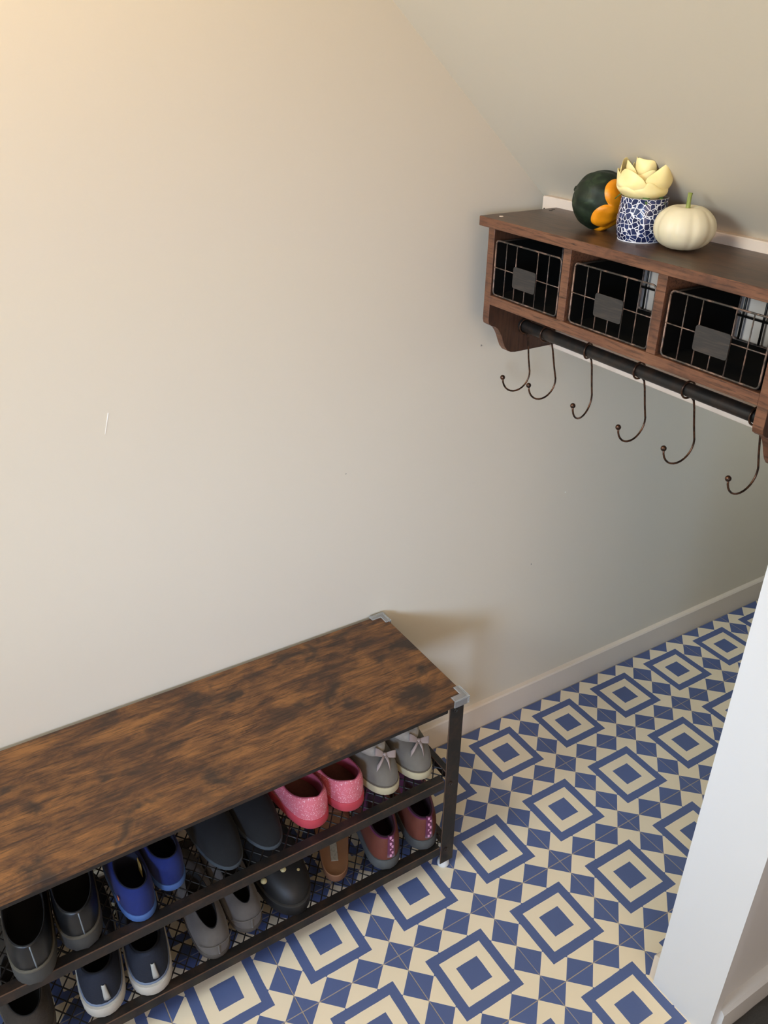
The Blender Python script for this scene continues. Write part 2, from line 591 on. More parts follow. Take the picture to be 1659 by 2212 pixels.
# seat rails
sbox('seat_rail', BX0 + .0315, BX1 - .0325, BY0 + .0030, BY0 + .0165, 0.4225, 0.4355)
sbox('seat_rail', BX0 + .0315, BX1 - .0325, BY1 - .0165, BY1 - .0015, 0.4225, 0.4355)
sbox('seat_rail', BX1 - .016, BX1 - .001, BY0 + .015, BY1 - .015, 0.4225, 0.4355)
sbox('seat_rail', BX0 + .001, BX0 + .016, BY0 + .015, BY1 - .015, 0.4225, 0.4355)


def shelf_tier(zt):
    zb = zt - 0.020
    xa_, xb_ = BX0 + .0315, BX1 - .0330
    # front and rear angle irons: upright lip and inward flange
    for s in (1, -1):
        y = BY0 + .0008 if s > 0 else BY1 - .0008
        pol = [(y, zt), (y, zb), (y + s * .002, zb), (y + s * .002, zt - .002), (y + s * .019, zt - .002), (y + s * .019, zt)]
        bm = prism(BM(), pol, 'x', xa_, xb_)
        # worn bright upper edge of the lip
        box(bm, xa_ + .001, xb_ - .001, min(y, y + s * .0017), max(y, y + s * .0017), zt - .0003, zt + .0007, 0, 1)
        obj('shelf_rail', bm, [M_STEEL, M_STEELEDGE], bench)
    for (x0, x1) in ((BX1 - .016, BX1 - .002), (BX0 + .002, BX0 + .016)):
        sbox('side_rail', x0, x1, BY0 + .015, BY1 - .015, zb, zt - .002)
    # diamond wire grid
    bm = BM()
    zr = zt - .0042
    y0, y1 = BY0 + .004, BY1 - .004
    a = math.radians(52)
    sp = 0.0226
    for sgn in (1, -1):
        dx = (y1 - y0) / math.tan(a) * sgn
        x = xa_ - abs(dx)
        while x < xb_ + abs(dx):
            p, q = Vector((x, y0, zr + .0008 * sgn)), Vector((x + dx, y1, zr + .0008 * sgn))
            d = q - p
            t0, t1 = 0.0, 1.0
            for lim, s2 in ((xa_, 1), (BX1 - .004, -1)):
                # clip
                pa, qa = (p.x - lim) * s2, (q.x - lim) * s2
                if pa < 0 and qa < 0: t0 = 2
                elif pa < 0: t0 = max(t0, pa / (pa - qa))
                elif qa < 0: t1 = min(t1, pa / (pa - qa))
            if t1 - t0 > 0.02:
                tube(bm, (p + d * t0, p + d * t1), 0.0013, 5)
            x += sp
    obj('wire_mesh', bm, M_WIRE, bench, kind='stuff')
    return zt + .0011


Z_UP = shelf_tier(0.2535)
Z_LO = shelf_tier(0.0675)


# clear corner guards on the bench's right end
def corner_guard(name, cx, cy, sy, label):
    """L shape over the corner at (cx, cy); arms run to -x and to sy*y."""
    z0, z1 = 0.4515, 0.4545
    t = thing(name, label, 'corner guard', (cx, cy, 0.4515), group='corner guards on the bench')
    L, w, o = .030, .010, .0035
    def P(a, b): return (cx - a, cy + sy * b)
    poly = [P(-o, -o), P(L, -o), P(L, w), P(w, w), P(w, L), P(-o, L)]
    obj('top_flange', prism(BM(), poly, 'z', z0 + .0002, z1, 0.0007), M_CLEAR, t)
    ypair = sorted((cy - sy * .0005, cy - sy * o))
    obj('side_flange', box(BM(), cx - L, cx + o, ypair[0], ypair[1], 0.437, z0, .0007), M_CLEAR, t)
    yp = sorted((cy, cy + sy * L))
    obj('side_flange', box(BM(), cx + .0005, cx + o, yp[0], yp[1], 0.437, z0, .0007), M_CLEAR, t)
corner_guard('corner_guard', 0.0085, 0.110, 1, 'clear plastic corner guard on the front right corner of the bench')
corner_guard('corner_guard', 0.0085, 0.403, -1, 'clear plastic corner guard on the bench corner touching the wall')

# ------------------------------------------------------------------ wall shelf
SF, SB = 0.168, 0.330
shelf = thing('wall_shelf', 'rustic brown wall shelf with three cubbies and a black hanging rod', 'shelf', (0.25, 0.055, 1.0))
top = obj('top_board', box(BM(), 0.160, SB - .0003, -0.246, 0.357, 1.2212, 1.2366, 0.0008, 0, 1), [M_SHELFTOP, M_SHELFEDGE], shelf)
for f in top.data.polygons:      # front and end faces carry the redder edge band
    if abs(f.normal.z) < 0.5: f.material_index = 1
# side panels with scrolled bracket below
prof = [(SF, 1.2212), (SF, 1.066), (.1700, 1.0595), (.1760, 1.0555), (.184, 1.0525), (.1905, 1.048), (.196, 1.041), (.2005, 1.033), (.2055, 1.021),
        (.2105, 1.0115), (.217, 1.004), (.2255, 1.0), (.236, .9985), (.29, .9985), (.316, .9985), (SB - .0003, .9985), (SB - .0003, 1.2212)]
for (y0, y1) in ((0.324, 0.340), (-0.2305, -0.2145)):
    o = obj('side_panel', prism(BM(), prof, 'y', y0, y1, 0.0006), [M_PANELSHADE, M_SHELFEDGE], shelf)
    for f in o.data.polygons:
        if f.normal.x < -0.3: f.material_index = 1
obj_b = obj('bottom_board', box(BM(), SF, SB - .0003, -0.2145, 0.324, 1.094, 1.1098, 0.0006), M_SHELFEDGE, shelf)
for (y0, y1) in ((0.1425, 0.1590), (-0.0425, -0.0260)):
    obj('divider', box(BM(), SF + .001, SB - .0003, y0, y1, 1.1098, 1.2212, 0.0006), M_SHELFEDGE, shelf)
# rod with end flanges
bm = BM()
tube(bm, ((0.25, -0.2145, 1.0455), (0.25, 0.324, 1.0455)), 0.0103, 24)
rod = obj('hanging_rod', bm, M_STEEL, shelf, True, sharp=50)
for (ya, yb) in ((0.320, 0.324), (-0.2145, -0.2105)):
    bm = BM()
    tube(bm, ((0.25, ya, 1.0455), (0.25, yb, 1.0455)), 0.0135, 24)
    obj('rod_flange', bm, M_STEEL, rod, True, sharp=50)
# screw caps on the top board
for (x, y, m) in ((0.187, 0.333, M_BOARDW), (0.312, 0.345, M_STEEL), (.30, .338, M_STEEL)):
    obj('screw_cap', lathe(BM(), [(0, 0), (.0035, 0), (.0030, .0005), (0, .0006)], (x, y, 1.2366), 14), m, shelf)


# wire baskets
def basket(yc, label):
    w = 0.158
    ya, yb = yc - w / 2, yc + w / 2
    z0, z1 = 1.1128, 1.2020
    xf, xb = SF + .003, 0.322
    t = thing('wire_basket', label, 'basket', ((xf + xb) / 2, yc, 1.1100), group='wire baskets in the wall shelf')
    r = .0014
    # rounded front frame
    def frame(x, name, rr):
        pts = []
        cr = .006
        for (cy, cz, a0) in ((yb - cr, z1 - cr, 0), (ya + cr, z1 - cr, 90), (ya + cr, z0 + cr, 180), (yb - cr, z0 + cr, 270)):
            for k in range(4):
                a = math.radians(a0 + 30 * k)
                pts.append((x, cy + cr * math.cos(a), cz + cr * math.sin(a)))
        pts.append(pts[0])
        bm = BM()
        tube(bm, pts, rr, 8)
        return obj(name, bm, M_BASKETWIRE, t, True)
    frame(xf, 'front_frame', r)
    frame(xb, 'rear_frame', .0021)
    sp = w / 6.15
    zt = z0 + .0225
    for k in range(-2, 3):
        y = yc + k * sp
        bm = BM()
        if k == 0: tube(bm, ((xf, y, z0), (xf, y, z0 + .024)), .00095, 6)
        else: tube(bm, ((xf, y, z0), (xf, y, z1)), .00095, 6)
        obj('wire', bm, M_BASKETWIRE, t, True)
    zm = z0 + .0455
    for (a, b) in ((ya, yc - .026), (yc + .026, yb)):
        bm = BM()
        tube(bm, ((xf - .0012, a, zm), (xf - .0012, b, zm)), .00095, 6)
        obj('wire', bm, M_BASKETWIRE, t, True)
    # tag plate with rounded corners
    pol = []
    hw, zz0, zz1, cr = .0275, z0 + .0225, z0 + .0565, .004
    for (cy, cz, a0) in ((yc + hw - cr, zz1 - cr, 0), (yc - hw + cr, zz1 - cr, 90), (yc - hw + cr, zz0 + cr, 180), (yc + hw - cr, zz0 + cr, 270)):
        for k in range(4):
            a = math.radians(a0 + 30 * k)
            pol.append((cy + cr * math.cos(a), cz + cr * math.sin(a)))
    obj('tag_plate', prism(BM(), pol, 'x', xf - .0034, xf - .0020), M_TAG, t)
    # back grid of heavier wires
    for k in range(-2, 3):
        bm = BM()
        tube(bm, ((xb, yc + k * .0345, z0), (xb, yc + k * .0345, z1)), .0019, 6)
        obj('wire', bm, M_WIRE, t, True)
    bm = BM()
    tube(bm, ((xb - .002, ya, z0 + .036), (xb - .002, yb, z0 + .036)), .0019, 6)
    obj('wire', bm, M_WIRE, t, True)
    # upper side wires, sheet sides and bottom
    for y in (ya, yb):
        bm = BM()
        tube(bm, ((xf, y, z1 - .003), (xb, y, z1 - .003)), .0017, 6)
        obj('wire', bm, M_WIRE, t, True)
        s = .0008 if y == ya else -.0008
        obj('side_sheet', box(BM(), xf, xb, min(y, y + s), max(y, y + s), z0, z1 - .002), M_SHEET, t)
    obj('bottom_sheet', box(BM(), xf + .002, xb, ya + .001, yb - .001, z0 - .0008, z0 + .0002), M_SHEET, t)


basket(0.2415, 'black wire basket with tag plate in the leftmost cubby of the shelf')
basket(0.0540, 'black wire basket with tag plate in the middle cubby of the shelf')
basket(-0.1300, 'black wire basket with brushed tag plate in the rightmost cubby of the shelf')


# hooks
def hook(y, phi, label, off=0.0):
    t = thing('hook', label, 'hook', (0.25, y, 1.0455), phi, 'bronze hooks on the rod')
    R = .0128
    pts = []
    # ring round the rod, open end at lower rear, running into the shank
    for k in range(0, 23):
        a = math.radians(-62 - 15.0 * k * 1.0)
        pts.append((R * math.cos(a), 0.0016 * (k / 22.0 - .5), R * math.sin(a)))
    pts = list(reversed(pts))
    s = off
    pts += [(.012 + s * .4, .001, -.0155), (.0165 + s * .6, 0.001, -.020), (.0195 + s * .7, 0, -.032), (.0265 + s * .9, 0, -.062), (.0325 + s, 0, -.084)]
    cxx, czz, rr = .0035 + s, -.0905, .030
    for k in range(0, 15):
        a = math.radians(8 - 13.2 * k)
        pts.append((cxx + rr * math.cos(a), 0, czz + rr * math.sin(a) * 1.0))
    bm = BM()
    tube(bm, pts, .00165, 8)
    obj('hook_wire', bm, M_BRONZE, t, True, world=False)
    e = Vector(pts[-1])
    bm = BM()
    ball(bm, e + Vector((-.0006, 0, .0025)), .0046, 14, 10)
    obj('ball_tip', bm, M_BRONZE, t, True, world=False)


hook(0.3185, math.radians(-4), 'bronze hook at the left end of the rod, against the bracket', -.014)
hook(0.264, math.radians(-3), 'bronze hook second from the left on the rod')
hook(0.160, math.radians(15), 'bronze hook third from the left, turned narrow to the viewer')
hook(0.048, math.radians(0), 'bronze hook under the right part of the middle cubby')
hook(-0.048, math.radians(-6), 'bronze hook second from the right on the rod')
hook(-0.164, math.radians(-3), 'bronze hook at the right end, half behind the right bracket')

# ------------------------------------------------------------------ things on the shelf
ZT = 1.2367


def gourd():
    c = Vector((0.2500, 0.176, ZT + .0425))
    t = thing('turban_gourd', 'dark green gourd with scalloped orange end lying on the shelf', 'gourd', (c.x, c.y, ZT))
    ax = Vector((.42, -.86, -.30)).normalized()
    e1 = ax.cross(Vector((0, 0, 1))).normalized()
    e2 = ax.cross(e1)
    bm = BM()
    nu, nv = 120, 52
    R = .0425

    def bound(a):      # polar angle (from the orange pole) where the orange scallop ends
        lob = abs(math.sin(2.5 * a + .55)) ** .55
        return math.radians(50 + 30 * lob)

    J0 = 20

    def P(i, j):
        a = 2 * PI * i / nu
        bd = bound(a)
        p = bd * j / J0 if j <= J0 else bd + (PI - bd) * (j - J0) / (nv - J0)
        rib = 1 + .018 * math.cos(10 * a)
        r = R * rib * (1 + .03 * mnoise.noise(Vector((3 * math.cos(a) * math.sin(p), 3 * math.sin(a) * math.sin(p), 3 * math.cos(p)))))
        d = bound(a) - p
        if d > 0:      # orange lobes stand slightly proud, plump inside
            r += .0030 * min(1, d / .16)
        stretch = .98 if p > PI / 2 else .92
        return c + ax * (r * math.cos(p) * stretch) + (e1 * math.cos(a) + e2 * math.sin(a)) * (r * math.sin(p))
    V = [[bm.verts.new(P(i, j)) for i in range(nu)] for j in range(1, nv)]
    s, n = bm.verts.new(P(0, 0)), bm.verts.new(P(0, nv))
    for j in range(nv - 2):
        for i in range(nu):
            f = bm.faces.new((V[j][i], V[j][(i + 1) % nu], V[j + 1][(i + 1) % nu], V[j + 1][i]))
            f.material_index = 1 if j + 1 < J0 else 0
    for i in range(nu):
        bm.faces.new((s, V[0][(i + 1) % nu], V[0][i])).material_index = 1
        bm.faces.new((n, V[-1][i], V[-1][(i + 1) % nu])).material_index = 0
    # split into rind (green) and orange cap as two parts
    g = NT('green_gourd_rind')
    nz = g.noise(g.coords((60, 60, 60)), 0.9, 5, .6, 1.0)
    g.set(Base_Color=g.ramp(nz, [(0.35, lin('141c14')), (0.58, lin('1e2a1c')), (0.74, lin('38452d'))]), Roughness=.5)
    g.b.inputs['Specular IOR Level'].default_value = .25
    g.bump(nz, .15, .001)
    og = simple('orange_gourd_skin', 'e08c0e', .42, .22, 70, .35)
    me_all = bm
    dup = bm.copy()
    bmesh.ops.delete(me_all, geom=[f for f in me_all.faces if f.material_index == 1], context='FACES')
    bmesh.ops.delete(dup, geom=[f for f in dup.faces if f.material_index == 0], context='FACES')
    for f in dup.faces: f.material_index = 0
    obj('rind', me_all, g.m, t, True)
    obj('orange_cap', dup, og, t, True)
    bm = BM()
    base = c - ax * R * .97
    tube(bm, (base + ax * .004, base - ax * .002, base - ax * .004), [.006, .005, .0035], 8)
    obj('stem', bm, g.m, t, True)


gourd()


def pumpkin():
    c = (0.2455, 0.0065)
    t = thing('white_pumpkin', 'small white pumpkin with a green stem, in front of the blue vase', 'pumpkin', (c[0], c[1], ZT))
    bm = BM()
    nu, nv = 96, 36
    H, R = .0615, .0418
    rings = []
    for j in range(nv + 1):
        p = PI * j / nv
        row = []
        for i in range(nu):
            a = 2 * PI * i / nu
            rib = 1 - .045 * (abs(math.cos(4.5 * a + .4)) ** 6) * math.sin(p) ** .6
            r = R * rib * (abs(math.sin(p)) ** .86)
            z = H / 2 + H / 2 * math.cos(p) * (1.0)
            dip = .0085 * math.exp(-((r / .012) ** 2))
            z += -dip if p < PI / 2 else dip * .6
            wob = .0012 * mnoise.noise(Vector((c[0] + 40 * r * math.cos(a), 40 * r * math.sin(a), 40 * z)))
            row.append((c[0] + (r + wob) * math.cos(a), c[1] + (r + wob) * math.sin(a), ZT + max(0, z - .0005)))
        rings.append(row)
    V = []
    for j, row in enumerate(rings):
        if j in (0, nv): V.append([bm.verts.new(row[0])])
        else: V.append([bm.verts.new(q) for q in row])
    for j in range(nv):
        A, B = V[j], V[j + 1]
        for i in range(nu):
            k = (i + 1) % nu
            if len(A) == 1: bm.faces.new((A[0], B[i], B[k]))
            elif len(B) == 1: bm.faces.new((A[i], B[0], A[k]))
            else: bm.faces.new((A[i], B[i], B[k], A[k]))
    skin = simple('white_pumpkin_skin', 'd6cbab', .45, .05, 30, .05)
    skin.node_tree.nodes['Principled BSDF'].inputs['Subsurface Weight'].default_value = 0.12
    skin.node_tree.nodes['Principled BSDF'].inputs['Subsurface Radius'].default_value = (.012, .008, .004)
    obj('rind', bm, skin, t, True)
    bm = BM()
    x, y, z = c[0], c[1], ZT + .0485
    tube(bm, ((x, y, z), (x, y, z + .005), (x - .0002, y + .0006, z + .013), (x + .0010, y + .0016, z + .022), (x + .0022, y + .0022, z + .0262)), [.0052, .0036, .0029, .0028, .0033], 10)
    st = NT('pumpkin_stem_green')
    nz = st.noise(st.coords((300, 300, 60)), 1.0, 3)
    st.set(Base_Color=st.ramp(nz, [(0.35, lin('6d7a34')), (0.7, lin('98a052'))]), Roughness=.6)
    obj('stem', bm, st.m, t, True)


pumpkin()

VC = (0.2450, 0.0850)


def vase():
    t = thing('vase', 'small round vase with a navy and white crackle pattern on the shelf', 'vase', (VC[0], VC[1], ZT))
    outer = [(0, 0), (.029, 0), (.0305, .0012), (.0330, .008), (.0352, .019), (.0356, .028), (.0350, .038), (.0338, .049), (.0332, .0575), (.0336, .0605)]
    inner = [(.0322, .0608), (.0312, .056), (.032, .03), (.029, .006), (0, .004)]
    m = NT('navy_crackle_glaze')
    v = m.coords((1, 1, 1))
    vo = m.n('ShaderNodeTexVoronoi', feature='DISTANCE_TO_EDGE')
    vo.inputs['Scale'].default_value = 150
    m.l(v, vo.inputs['Vector'])
    edge = m.ramp(vo.outputs['Distance'], [(0.034, 1.0), (0.068, 0.0)])
    vc = m.n('ShaderNodeTexVoronoi', feature='F1')
    vc.inputs['Scale'].default_value = 150
    m.l(v, vc.inputs['Vector'])
    sepc = m.n('ShaderNodeSeparateColor')
    m.l(vc.outputs['Color'], sepc.inputs[0])
    navy = m.mix(sepc.outputs[0], lin('161c3c'), lin('27345f'))
    m.set(Base_Color=m.mix(edge, navy, lin('e4e4ea')), Roughness=.22)
    m.bump(edge, .35, .0006)
    obj('body', lathe(BM(), outer, (VC[0], VC[1], ZT), 48), m.m, t, True, sharp=60)
    obj('inside', lathe(BM(), [(.0336, .0605)] + inner, (VC[0], VC[1], ZT), 48), simple('vase_inside', 'c9c9cf', .3), t, True)
    obj('foot_ring', lathe(BM(), [(.0285, -.0), (.0305, 0), (.0312, .0012), (.030, .0018)], (VC[0], VC[1], ZT), 40), simple('white_glaze', 'dcdce2', .2), t, True)


vase()


def rose():
    c0 = Vector((VC[0] - .001, VC[1] + .004, ZT + .0580))
    t = thing('yellow_rose', 'pale yellow rose bloom standing in the navy crackle vase', 'flower', (VC[0], VC[1], ZT + .006))
    pm = NT('yellow_petal')
    geo = pm.n('ShaderNodeTexCoord')
    nz = pm.noise(pm.coords(), 60, 3)
    pm.set(Base_Color=pm.mix(nz, lin('f0da8c'), lin('f6e7b2')), Roughness=.55)
    pm.b.inputs['Subsurface Weight'].default_value = .25
    pm.b.inputs['Subsurface Radius'].default_value = (.01, .008, .003)
    lf = simple('leaf_green', '4c6a35', .5, .25, 80)
    obj('stem', tube(BM(), ((VC[0], VC[1], ZT + .008), (VC[0], VC[1] + .002, ZT + .035), c0), .0022, 8), lf, t, True)
    # petals: curved sheets; ang = heading of the petal round the bloom
    tocam = Vector((CAM.x - c0.x, CAM.y - c0.y, 0)).normalized()
    a_cam = math.atan2(tocam.y, tocam.x)
    yellow_in = simple('inner_petal', 'eac468', .55, .1, 60)

    def petal(ang, half, R, h, curl, mat, z0=0.0, seed=0, zp=1.0, tip=.20):
        # round sheet: disc points mapped to (q across, v up the petal)
        bm = BM()

        def P(q, v):
            wid = half * (1.05 - .10 * v)
            r = R * math.sin(min(1.0, .10 + 1.02 * v) * PI / 2) ** .75
            r *= 1 - .26 * max(0, v - .55) ** 1.4 / .33
            lip = max(0, v - .72) / .28
            r += curl * lip ** 1.6
            z = z0 + h * v ** zp - curl * .55 * lip ** 2.2
            th = ang + q * wid + .10 * math.sin(seed * 1.7 + 3 * v)
            k = .0050 * v * mnoise.noise(Vector((q * 1.7 + seed * 3.7, v * 1.9, seed * 1.3)))
            k += .0036 * lip * math.sin(4.6 * q + seed * 2.1)
            r = r * (1 - .03 * q * q) + k
            return bm.verts.new((c0.x + r * math.cos(th), c0.y + r * math.sin(th), c0.z + z + k * 1.2))
        nr, ns = 7, 26
        ctr = P(0, .5)
        prev = None
        for i in range(1, nr + 1):
            rho = i / nr
            ring = []
            for k in range(ns):
                ph = 2 * PI * k / ns
                x, y = math.cos(ph), math.sin(ph)
                x = math.copysign(abs(x) ** .8, x); y = math.copysign(abs(y) ** .8, y)
                ring.append(P(rho * x, .5 + .5 * rho * y))
            for k in range(ns):
                if prev is None: bm.faces.new((ctr, ring[k], ring[(k + 1) % ns]))
                else: bm.faces.new((prev[k], ring[k], ring[(k + 1) % ns], prev[(k + 1) % ns]))
            prev = ring
        o = obj('petal', bm, mat, t, True)
        so = o.modifiers.new('thick', 'SOLIDIFY'); so.thickness = .0006; so.offset = 0
        ss = o.modifiers.new('sub', 'SUBSURF'); ss.levels = 1; ss.render_levels = 1
        return o

    for k in range(3):
        petal(a_cam + k * 2.1, 1.3, .0070 + .001 * k, .050, .0006, yellow_in, .006, k)
    for k in range(4):
        petal(a_cam + 1.2 + k * 1.65, 1.15, .0140 + .0018 * k, .052 - .001 * k, .002, yellow_in if k < 2 else pm.m, .005, 5 + k, 1.2)
    # broad middle petals, the front one a wide folded plane
    petal(a_cam + .22, 1.0, .0290, .040, .0035, pm.m, .000, 12, 1.5, .14)
    petal(a_cam - 1.35, 1.0, .0280, .046, .004, pm.m, .003, 13, 1.5)
    petal(a_cam + 1.75, 1.0, .0285, .050, .003, pm.m, .003, 14, 1.5)
    petal(a_cam + 3.1, 1.0, .0285, .057, .003, pm.m, .003, 15, 1.5)
    # enveloping outer petals
    for q, (a, half, R, h, cu) in enumerate(((-1.0, 1.1, .0430, .044, .0035), (1.15, 1.1, .0415, .052, .0030), (2.55, 1.15, .0390, .062, .003),
                                             (-2.45, 1.15, .0420, .056, .0035), (.45, .9, .0400, .027, .0060), (-.75, .9, .0410, .030, .0065), (-1.9, .9, .0420, .040, .005))):
        petal(a_cam + a, half, R, h, cu, pm.m, -.0030, 30 + q, 1.35, .16)
    # sepals
    for a in (a_cam + .18, a_cam + 1.0, a_cam - 1.6, a_cam + 2.8):
        bm = BM()
        d = Vector((math.cos(a), math.sin(a), 0)); s = Vector((-d.y, d.x, 0))
        pts = [(0.006, .002, .004), (.016, .004, .008), (.028, .004, .0065), (.0385, -.007, .0005)]
        rows = []
        for (r, z, w) in pts:
            ctr = c0 + d * r + Vector((0, 0, z + .003))
            rows.append([bm.verts.new(ctr - s * w), bm.verts.new(ctr + Vector((0, 0, .0012))), bm.verts.new(ctr + s * w)])
        for A, B in zip(rows, rows[1:]):
            for i in range(2): bm.faces.new((A[i], A[i + 1], B[i + 1], B[i]))
        o = obj('leaf', bm, lf, t, True)
        so = o.modifiers.new('thick', 'SOLIDIFY'); so.thickness = .0006


rose()


# ------------------------------------------------------------------ shoes
def sstep(a, b, x):
    x = min(1, max(0, (x - a) / (b - a)))
    return x * x * (3 - 2 * x)


class Shoe:
    """Footwear lofted in its own frame: heel at y=0, toe at y=L, sole on z=0."""
    def __init__(s, name, label, cat, x, y, z, rot=0.0, L=.24, wh=.032, wb=.043, group=None, toe_out=False, hp=None):
        s.L, s.wh, s.wb, s.toe, s.hp = L, wh, wb, toe_out, (hp or 26 * L)
        s.t = thing(name, label, cat, (x, y, z), rot, group)
        s.N = 44

    def q(s, x, y, z):
        return (-x, s.L - y, z) if s.toe else (x, y, z)

    def foot(s, th, grow=1.0, add=0.0):
        t = (1 - math.cos(th)) / 2
        W = s.wh + (s.wb - s.wh) * sstep(.15, .65, t)
        p = s.hp if t < .5 else 3.1
        e = max(0.0, 1 - abs(2 * t - 1) ** p) ** .5
        x = math.copysign(W * e, math.sin(th))
        x += .004 * math.sin(t * PI) * 0
        y = t * s.L
        return (x * grow, (y - s.L / 2) * (1 + add / s.L * 2) + s.L / 2)

    def opening(s, th, t0, t1, ow, pw=2.2):
        t = (1 - math.cos(th)) / 2
        e = max(0.0, 1 - abs(2 * t - 1) ** pw) ** .5
        return (math.copysign(ow * e, math.sin(th)), s.L * (t0 + (t1 - t0) * t), t)

    def ring(s, bm, pts): return [bm.verts.new(s.q(*p)) for p in pts]

    def bridge(s, bm, A, B, mi=0):
        n = len(A)
        for k in range(n):
            bm.faces.new((A[k], A[(k + 1) % n], B[(k + 1) % n], B[k])).material_index = mi

    def put(s, name, bm, mats, smooth=True, label=None, parent=None, sharp=None, kind=None):
        return obj(name, bm, mats, parent or s.t, smooth, world=False, label=label, sharp=sharp, kind=kind)

    def sole(s, h, mat, grow=1.06, add=.003, bot=.96, lug=0.0, topgrow=None, name='sole', z0=0.0):
        bm = BM()
        rows = []
        tg = grow if topgrow is None else topgrow
        for (z, g) in ((0.0, bot * grow), (.12 * h, grow), (.5 * h, (grow + tg) / 2), (.88 * h, tg), (h, tg * .975)):
            row = []
            for k in range(s.N):
                th = 2 * PI * (k + .5) / s.N
                x, y = s.foot(th, g, add - (1 - g / grow) * .03)
                zz = z0 + z
                if lug and z < .05 * h: zz += lug * (k % 2)
                row.append((x, y, zz))
            rows.append(s.ring(bm, row))
        for A, B in zip(rows, rows[1:]): s.bridge(bm, A, B)
        bm.faces.new(list(reversed(rows[0]))); bm.faces.new(rows[-1])
        return s.put(name, bm, mat, True, sharp=55)

    def upper(s, z0, hh, hi, dip, t0, t1, ow, mat, lining, vp=.9, inset=.985, rows=11, pw=2.2, notch=0.0, flat=0.0, liner_z=None, rim=.0025, insole=None, name='upper', bands=None, toe_h=None):
        bm = BM()
        R = []
        last = None
        for r in range(rows + 1):
            sp = r / rows
            row = []
            for k in range(s.N):
                th = 2 * PI * (k + .5) / s.N
                bx, by = s.foot(th, inset)
                ox, oy, to = s.opening(th, t0, t1, ow, pw)
                h = hh + (hi - hh) * to - dip * math.sin(PI * to) - notch * math.exp(-(ox / .008) ** 2) * (1 if to < .25 else 0)
                a = 1 - math.cos(sp * PI / 2)
                front = sstep(.55, 1.0, (1 - math.cos(th)) / 2)
                a = a * (1 - flat * front) + (sp ** 1.15) * flat * front
                v = math.sin(sp * PI / 2) ** vp
                if front > 0: v = v * (1 - .25 * front) + (sp ** .8) * .25 * front
                bul = .0025 * math.sin(PI * sp)
                bx2 = bx + math.copysign(bul, bx)
                row.append((bx2 + (ox - bx2) * a, by + (oy - by) * a, z0 + h * v))
            last = row
            R.append(s.ring(bm, row))
        for r, (A, B) in enumerate(zip(R, R[1:])):
            s.bridge(bm, A, B, (bands(r / rows) if bands else 0))
        up = s.put(name, bm, mat, True)
        # lining: rolled rim and inner wall, closed by the insole
        bm = BM()
        rows2 = [last]
        cx = 0
        def inw(row, d, z=None, dz=0.0):
            o = []
            cyy = s.L * (t0 + t1) / 2
            for (x, y, zz) in row:
                v = Vector((x, y - cyy))
                l = v.length
                v2 = v * ((l - d) / l) if l > d else v * 0
                o.append((v2.x, v2.y + cyy, (zz + dz) if z is None else z))
            return o
        rows2.append(inw(last, rim * .5, None, rim * .45))
        rows2.append(inw(last, rim, None, 0))
        zl = (z0 + .004) if liner_z is None else liner_z
        mid = inw(last, rim * 1.0)
        rows2.append([(x * 1.06, y, zz * .5 + zl * .5) for (x, y, zz) in mid])
        rows2.append([(x * 1.04, y, zl + .004) for (x, y, zz) in mid])
        rr = [s.ring(bm, r) for r in rows2]
        for A, B in zip(rr, rr[1:]): s.bridge(bm, A, B)
        s.put('lining', bm, lining, True)
        bm = BM()
        fr = s.ring(bm, [(x * 1.05, y, zl + .0038) for (x, y, zz) in mid])
        bm.faces.new(fr)
        s.put('insole', bm, insole or lining, False)
        return last

    def heel_strip(s, z0, z1, w0, w1, mat, name, x=0.0, out=.0016, yb=0.0, lean=.0, dx=0.0):
        """thin raised strip up the back of the heel"""
        bm = BM()
        rows = []
        for k in range(6):
            f = k / 5
            z = z0 + (z1 - z0) * f
            w = w0 + (w1 - w0) * f
            y = yb - .0008 + lean * (1 - math.cos(f * PI / 2))
            xx = x + dx * f
            rows.append([bm.verts.new(s.q(xx + sx * w, y + abs(sx) * .0006 + (.0012 if abs(sx) > .9 else 0), z)) for sx in (-1, -.5, 0, .5, 1)])
        for A, B in zip(rows, rows[1:]):
            for i in range(4): bm.faces.new((A[i], A[i + 1], B[i + 1], B[i]))
        o = s.put(name, bm, mat, True)
        so = o.modifiers.new('thick', 'SOLIDIFY'); so.thickness = out; so.offset = 0
        return o


def leather(name, c, rough=.32): return simple(name, c, rough, .15, 45, .1)


def suede(name, c, var=.2, sheen=.15):
    m = simple(name, c, .95, var, 60, .35)
    m.node_tree.nodes['Principled BSDF'].inputs['Sheen Weight'].default_value = sheen
    return m


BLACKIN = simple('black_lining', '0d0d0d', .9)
# --- upper tier
for (x, y, rz, lab) in ((-0.776, .106, -.10, 'black leather shoe with grey sole at the bench end, leftmost on the upper rack'),
                        (-0.702, .124, -.10, 'black leather shoe with grey sole beside the blue felt shoe')):
    s = Shoe('leather_shoe', lab, 'shoe', x, y, Z_UP, rz, .262, .0330, .0330, 'pair of black leather shoes')
    s.sole(.030, simple('grey_rubber_sole', '3a3935', .8, .25, 50, .3), 1.05, .002, .97, .0035)
    s.sole(.004, simple('sole_welt', '4f4a3e', .7, .2, 90), 1.06, .003, name='welt', z0=.0295)
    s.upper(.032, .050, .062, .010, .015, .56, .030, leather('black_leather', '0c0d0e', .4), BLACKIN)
    s.heel_strip(.034, .080, .0009, .0009, simple('seam_thread', '6c757a', .4), 'heel_seam', .004, .0012, .0005, .003, -.002)

